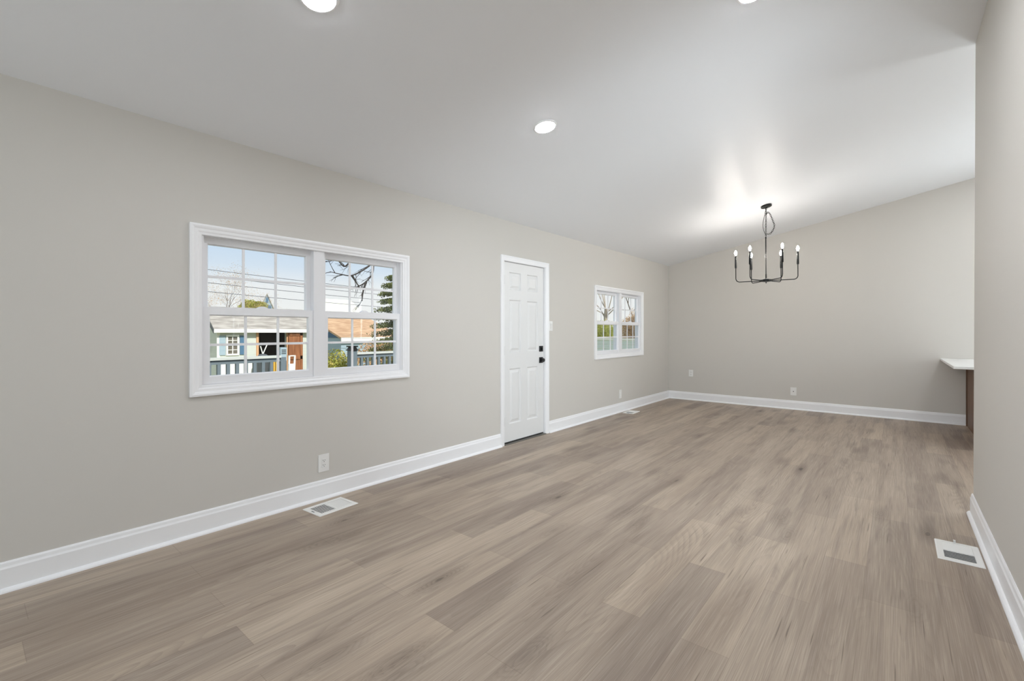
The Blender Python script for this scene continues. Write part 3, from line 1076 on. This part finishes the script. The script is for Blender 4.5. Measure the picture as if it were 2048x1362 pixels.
# things in and before the shed doorway
cart = empty('garden_cart', (SXF + .5, px(.5, 4.035), GZ), 'dark rounded garden cart with two pale sticks in the shed doorway', 'cart')
cyy = px(.5, 4.035)
MB().lathe([(.10, -.62), (.15, -.58), (.165, -.1), (.155, .04), (.09, .11), (.01, .125)], (SXF + .5, cyy, .62 - .125 + .0), 20).build('drum', M['grey_dark'], cart, smooth=True)
MB().box(SXF + .36, SXF + .64, cyy - .14, cyy + .14, GZ, -.10).build('stand', M['grey_dark'], cart)
MB().sweep([(SXF + .5, cyy, .60), (SXF + .5, cyy - .06, .83)], .014, 6).sweep([(SXF + .5, cyy, .60), (SXF + .5, cyy + .11, .86)], .014, 6).build('stick', M['white_out'], cart)
bx = empty('storage_crate', (SXF + .5, px(.5, 4.42), GZ), 'grey louvred storage crate stacked inside the shed doorway', 'crate')
by0, by1 = px(.5, 4.365), px(.5, 4.485)
MB().box(SXF + .4, SXF + .6, by0, by1, GZ, .55).box(SXF + .38, SXF + .6, by0 - .01, by1 + .01, .55, .78).build('body', M['siding_blue'], bx)
lv = MB()
for zz in (.60, .65, .70):
    lv.box(SXF + .6, SXF + .612, by0 + .02, by1 - .02, zz, zz + .022)
lv.build('slat', M['grey_dark'], bx)
yc = empty('wooden_chair', (SXF + .9, px(.9, 4.26), GZ), 'small yellow slatted wooden chair before the shed doorway', 'chair')
a, b = px(.9, 4.215), px(.9, 4.305)
xx = SXF + .9
MB().box(xx, xx + .03, a, a + .022, -.10, .48).box(xx, xx + .03, b - .022, b, -.10, .48).box(xx, xx + .03, a, b, .44, .48).box(xx, xx + .03, a, b, .05, .09).box(xx, xx + .02, a + .036, a + .056, .09, .44).box(xx, xx + .02, a + .06, a + .078, .09, .44).build('backrest', M['yellow_wood'], yc)
MB().box(xx, xx + .3, a, b, -.12, -.10).build('seat', M['yellow_wood'], yc)
for qx in (xx, xx + .26):
    for py in (a, b - .03):
        MB().box(qx, qx + .03, py, py + .03, GZ, -.12).build('leg', M['yellow_wood'], yc)
wc = empty('step_stool', (SXF + .8, px(.8, 4.62), GZ), 'white wooden step stool leaning before the brown shed door', 'stool')
a, b = px(.8, 4.545), px(.8, 4.70)
xx = SXF + .8
lean = .03
MB().obox((xx, a + .02, .0), (.02, 0, 0), (0, .02, 0), (0, lean * .6, .56)).build('side_rail', M['white_out'], wc)
MB().obox((xx, b - .03, .0), (.02, 0, 0), (0, .02, 0), (0, lean * .6, .56)).build('side_rail', M['white_out'], wc)
MB().box(xx - .02, xx + .02, a + .02, b, .53, .56).build('top_bar', M['white_out'], wc)
MB().box(xx - .02, xx + .05, a + .01, b - .02, .10, .32).build('tread', M['white_out'], wc)
MB().box(xx - .05, xx + .1, a - .01, b - .01, GZ, -.56).build('foot', M['white_out'], wc)


# --- foliage
def leaves(mb, c, rad, n, size, rnd, flat=1.0):
    for _ in range(n):
        while True:
            p = Vector((rnd.uniform(-1, 1), rnd.uniform(-1, 1), rnd.uniform(-1, 1)))
            if 0.35 < p.length < 1:
                break
        p = Vector((p.x * rad[0], p.y * rad[1], p.z * rad[2])) + Vector(c)
        u = Vector((rnd.gauss(0, 1), rnd.gauss(0, 1), rnd.gauss(0, 1))).normalized()
        w = u.orthogonal().normalized()
        s = size * rnd.uniform(.6, 1.3)
        mb.quad(p - u * s, p + w * s * .5, p + u * s, p - w * s * .5)


def branches(mb, p, d, L, r, lev, rnd, up=.15, droop=0.0, spread=.6, kids=(2, 3)):
    pts, rad = [p], [r]
    n = 4
    q_ = Vector(p)
    dd = Vector(d).normalized()
    for i in range(n):
        dd = (dd + Vector((rnd.gauss(0, .13), rnd.gauss(0, .13), rnd.gauss(0, .1) + up * .25 - droop))).normalized()
        q_ = q_ + dd * (L / n)
        pts.append(q_.copy())
        rad.append(r * (1 - .5 * (i + 1) / n))
    mb.sweep(pts, rad, 5)
    if lev <= 0:
        return [q_]
    tips = []
    for i in range(rnd.randint(*kids)):
        j = rnd.choice([2, 3, 4, 4])
        nd = (dd + Vector((rnd.gauss(0, spread), rnd.gauss(0, spread), rnd.gauss(0, spread * .5) + up))).normalized()
        tips += branches(mb, pts[j], nd, L * rnd.uniform(.6, .8), rad[j] * .75, lev - 1, rnd, up, droop, spread, kids)
    return tips


def bare_tree(name, base, h, seed, label, m, lev=5, r=.12, twig=None, group=None, spread=.55):
    rnd = random.Random(seed)
    t = empty(name, base, label, 'tree', group)
    mb = MB()
    tips = branches(mb, Vector(base), (rnd.uniform(-.1, .1), rnd.uniform(-.1, .1), 1), h * .38, r, lev, rnd, spread=spread, kids=(2, 3))
    mb.build('trunk', m, t)
    if twig:
        lb = MB()
        for tp in tips:
            leaves(lb, tp, (.35, .35, .3), twig[1], twig[2], rnd)
        lb.build('foliage', twig[0], t)
    return t


def leafy(name, c, rad, n, size, seed, label, m, cat='bush', stem=None, group=None):
    rnd = random.Random(seed)
    t = empty(name, (c[0], c[1], GZ), label, cat, group)
    mb = MB()
    for _ in range(9):
        o = Vector((rnd.uniform(-.55, .55) * rad[0], rnd.uniform(-.55, .55) * rad[1], rnd.uniform(-.4, .4) * rad[2]))
        leaves(mb, Vector(c) + o, [r * .62 for r in rad], n // 9, size, rnd)
    mb.build('foliage', m, t)
    sb = MB()
    for _ in range(5):
        sb.sweep([(c[0] + rnd.uniform(-.1, .1), c[1] + rnd.uniform(-.1, .1), GZ), (c[0] + rnd.uniform(-.4, .4) * rad[0], c[1] + rnd.uniform(-.4, .4) * rad[1], c[2])], [.05, .02], 5)
    sb.build('stem', M['bark'], t)
    return t


leafy('bush', (-12.5, 7.15, .12), (.5, .62, .62), 5200, .035, 4, 'rounded yellow green bush left of the lantern topped post', M['leaf_bush'])
leafy('hedge', (-14.5, 10.6, .45), (.6, 2.2, .55), 9000, .035, 5, 'reddish brown hedge behind the right railing', M['leaf_red'], 'hedge')
leafy('bush', (-29, 11.18, 2.73), (.7, .72, .46), 3500, .045, 6, 'green treetop between the bare tree and the blue gable', M['leaf_yel'])
bare_tree('bare_tree', (-22.5, 7.3, GZ), 4.6, 21, 'bare forked tree beyond the shed roof at the left of the large window', M['bark'], 6, .075, (M['clay'], 14, .016), 'bare trees beyond the shed', .5)
bare_tree('bare_tree', (-24, 8.6, GZ), 4.2, 9, 'second bare tree beyond the shed, right of the forked one', M['bark'], 6, .065, (M['clay'], 14, .016), 'bare trees beyond the shed', .5)

# --- conifer at the right edge of the large window
ct = empty('conifer', (-9.6, 7.0, GZ), 'dark green conifer at the right edge of the large window', 'tree')
rnd = random.Random(12)
MB().sweep([(-9.6, 7.0, GZ), (-9.6, 7.0, 2.75)], [.09, .03], 8).build('trunk', M['bark'], ct)
mb = MB()
for i in range(12):
    z = .5 + i * .19
    L = .80 - .052 * i
    for j in range(13):
        an = rnd.uniform(0, 6.28)
        d = Vector((math.cos(an), math.sin(an), -.18))
        for s_ in range(10):
            t_ = (s_ + 1) / 10
            p = Vector((-9.6, 7.0, z)) + d * (L * t_)
            leaves(mb, p, (.10, .10, .07), 14, .022, rnd)
mb.build('foliage', M['conifer'], ct)

# --- dark bare boughs hanging into the view of the large window
bt = empty('bare_tree', (-9.6, 8.2, GZ), 'dark bare tree whose boughs droop into the right half of the large window', 'tree')
rnd = random.Random(5)
mb = MB()
top_b = Vector((-9.5, 7.5, 4.0))
mb.sweep([(-9.6, 8.2, GZ), (-9.6, 8.2, 1.6), (-9.55, 8.05, 3.1), tuple(top_b)], [.09, .08, .06, .045], 7)


def bough(*p):
    r = .028
    pts = [Vector(q_) for q_ in p]
    mb.sweep(bez(pts, 5), [max(.005, r * (1 - .75 * i / (5 * (len(pts) - 1)))) for i in range(5 * (len(pts) - 1) + 1)], 5)
    for i in range(1, len(pts)):
        for _ in range(2):
            d = (pts[i] - pts[i - 1]).normalized() + Vector((rnd.gauss(0, .5), rnd.gauss(0, .5), rnd.gauss(0, .45)))
            branches(mb, pts[i].lerp(pts[i - 1], rnd.random()), d, rnd.uniform(.15, .32), .009, 1, rnd, up=.0)


bough(top_b, (-9.2, 6.7, 3.5), (-9.0, 6.05, 2.86), (-9.0, 5.75, 2.60), (-9.0, 5.45, 2.44), (-9.0, 5.2, 2.44), (-9.0, 4.95, 2.47))
bough((-9.0, 5.98, 2.78), (-9.0, 5.95, 2.52), (-9.0, 5.80, 2.34), (-9.0, 5.62, 2.22))
bough((-9.0, 5.45, 2.44), (-9.0, 5.54, 2.32), (-9.0, 5.63, 2.20))
bough((-9.0, 6.0, 2.85), (-9.0, 5.6, 2.95), (-9.0, 5.30, 2.62), (-9.0, 5.12, 2.72), (-9.0, 4.90, 2.70))
bough((-9.0, 5.80, 2.34), (-9.0, 5.72, 2.1), (-9.0, 5.70, 1.9))
mb.build('trunk', M['bark_dark'], bt)

# --- tan roofed outbuilding behind the right half of the large window
ob = empty('outbuilding', (-19, 12, -1.2), 'low blue outbuilding with a tan shingle roof behind the deck railing', 'building')
X2, kk = -18.0, 1.5
a, b = 6.93 * kk, 8.9 * kk
ev2 = 1.23 - .175 * kk
rz = 1.23 + .37 * kk
xr = X2 - 2.5
mb = MB().box(X2 - 5, X2, a, b, -1.3, ev2)
mb.prism([(X2, ev2), (xr, rz - .04), (X2 - 5, ev2)], 'y', a, b)
mb.build('wall', M['siding_blue'], ob)
MB().prism([(X2 + .05, ev2), (xr, rz - .03), (X2 - 5.05, ev2)], 'y', a - .03, a - .001).build('gable', M['gable_shade'], ob)
mb = MB()
for s_ in (1, -1):
    mb.quad((xr + s_ * 2.65, a - .1, ev2 - .05), (xr + s_ * 2.65, b + .1, ev2 - .05), (xr, b + .1, rz), (xr, a - .1, rz))
    mb.quad((xr + s_ * 2.65, a - .1, ev2 + .03), (xr + s_ * 2.65, b + .1, ev2 + .03), (xr, b + .1, rz + .08), (xr, a - .1, rz + .08))
    mb.quad((xr + s_ * 2.65, a - .1, ev2 - .05), (xr + s_ * 2.65, b + .1, ev2 - .05), (xr + s_ * 2.65, b + .1, ev2 + .03), (xr + s_ * 2.65, a - .1, ev2 + .03))
    mb.quad((xr + s_ * 2.65, a - .1, ev2 - .05), (xr, a - .1, rz), (xr, a - .1, rz + .08), (xr + s_ * 2.65, a - .1, ev2 + .03))
mb.build('roof', M['tan_shingle'], ob)
MB().box(X2 + .15, X2 + .2, a - .1, b + .1, ev2 - .14, ev2 + .02).build('fascia', M['white_out'], ob)

# --- far houses
X3, k3 = -30.0, 1.5
gy = 8.24 * k3
gz = 1.23 + (2.79 - 1.23) * k3
gh = empty('gabled_house', (X3, gy, 0), 'far light blue house whose pointed gable rises above the shed roof', 'house', rot=(0, 0, math.radians(-22)))
MB().prism([(-.40, -1.2), (.44, -1.2), (.44, gz - 1.05), (0, gz), (-.40, gz - .95)], 'x', -4, 0).build('wall', M['siding_blue'], gh, world=True)
MB().prism([(-.50, gz - 1.1), (0, gz + .06), (.52, gz - 1.2), (.46, gz - 1.2), (0, gz - .03), (-.44, gz - 1.1)], 'x', -4.1, .06).build('roof', M['grey_shingle'], gh, world=True)
MB().box(0, .02, -.07, .07, gz - .55, gz - .25).build('window', M['blue_shutter'], gh, world=True)
MB().box(0, .02, .0, .22, gz - .95, gz - .7).build('window', M['blue_shutter'], gh, world=True)
ph2 = empty('house', (-38, 21, -1.2), 'far pale gabled house low behind the bare boughs', 'house')
MB().prism([(17.9, -1.2), (22.6, -1.2), (22.6, 1.8), (20.5, 3.72), (17.9, 3.72)], 'x', -34.8, -34).build('wall', M['white_out'], ph2)
MB().prism([(17.9, 3.72), (20.5, 3.72), (22.6, 1.8), (22.6, 1.85), (20.5, 3.78), (17.9, 3.78)], 'x', -34.8, -34).build('roof', M['white_out'], ph2)

# --- overhead wires
def wire(z0, z1, y0, y1, x, label):
    pts = []
    for i in range(25):
        t = i / 24
        pts.append((x, y0 + (y1 - y0) * t, z0 + (z1 - z0) * t - .25 * math.sin(math.pi * t)))
    tag(MB().sweep(pts, .009, 5).build('overhead_wire', M['wire']), label, 'wire', 'overhead wires above the shed')


wire(3.62, 2.85, -5, 22, -16, 'topmost of the thin dark wires crossing the sky')
wire(3.42, 2.65, -5, 22, -16, 'second thin wire from the top crossing the sky')
wire(3.25, 2.40, -5, 22, -16, 'third thin wire from the top crossing the sky')
wire(3.00, 2.10, -5, 22, -16, 'lowest of the thin dark wires crossing the sky')

# --- what the far window looks on to
fn = empty('fence', (-10, 18, GZ), 'pale green board fence with a white cap seen through the far window', 'fence')
mb = MB()
for i in range(9):
    z0 = GZ + i * .18
    mb.box(-18, -5.4, 18, 18.04, z0, z0 + .172)
mb.build('board', M['fence'], fn)
MB().box(-18, -5.4, 17.96, 18.08, .87, .95).build('cap_rail', M['white_out'], fn)
for i in range(6):
    x = -17.9 + i * 2.48
    MB().box(x, x + .1, 17.93, 18.0, GZ, .87).build('fence_post', M['fence'], fn)
leafy('shrub', (-11.85, 21.6, .85), (1.3, .7, 1.0), 13000, .03, 14, 'yellow green shrubbery behind the fence at the left of the far window', M['leaf_yel'])
leafy('thicket', (-11.6, 25.6, 1.5), (1.3, .9, 1.5), 20000, .035, 15, 'tan leafless thicket behind the fence at the right of the far window', M['clay'])
pt = empty('bare_tree', (-12.35, 23, GZ), 'tall pale trunked bare tree behind the fence through the far window', 'tree', 'bare trees behind the fence')
rnd = random.Random(8)
mb = MB()
mb.sweep([(-12.35, 23, GZ), (-12.32, 23, .8), (-12.36, 23, 2.0), (-12.33, 23, 2.5)], [.15, .12, .10, .085], 8)
for ang, ln in ((-.75, 2.2), (-.45, 2.8), (-.15, 3.2), (.12, 3.2), (.38, 2.8), (.7, 2.2), (-1.1, 1.6), (1.05, 1.6)):
    d = Vector((math.sin(ang), rnd.uniform(-.2, .2), math.cos(ang)))
    branches(mb, Vector((-12.34, 23, rnd.uniform(1.7, 2.5))), d, ln, .032, 4, rnd, up=.3, spread=.35)
mb.build('trunk', M['bark_pale'], pt)
bare_tree('bare_tree', (-18.3, 39, GZ), 10.0, 35, 'bare tree standing in the tan thicket through the far window', M['bark'], 6, .14, (M['clay'], 4, .05), 'bare trees behind the fence', .5)
wg = empty('house', (-14.2, 30, GZ), 'tiny white gable of a far house low in the far window', 'house')
MB().prism([(-16.2, GZ), (-13.4, GZ), (-13.4, .95), (-14.8, 1.62), (-16.2, .95)], 'y', 30, 34).build('wall', M['white_out'], wg)
MB().prism([(-16.4, .9), (-14.8, 1.68), (-13.2, .9), (-13.2, .98), (-14.8, 1.76), (-16.4, .98)], 'y', 29.9, 34.1).build('roof', M['grey_shingle'], wg)
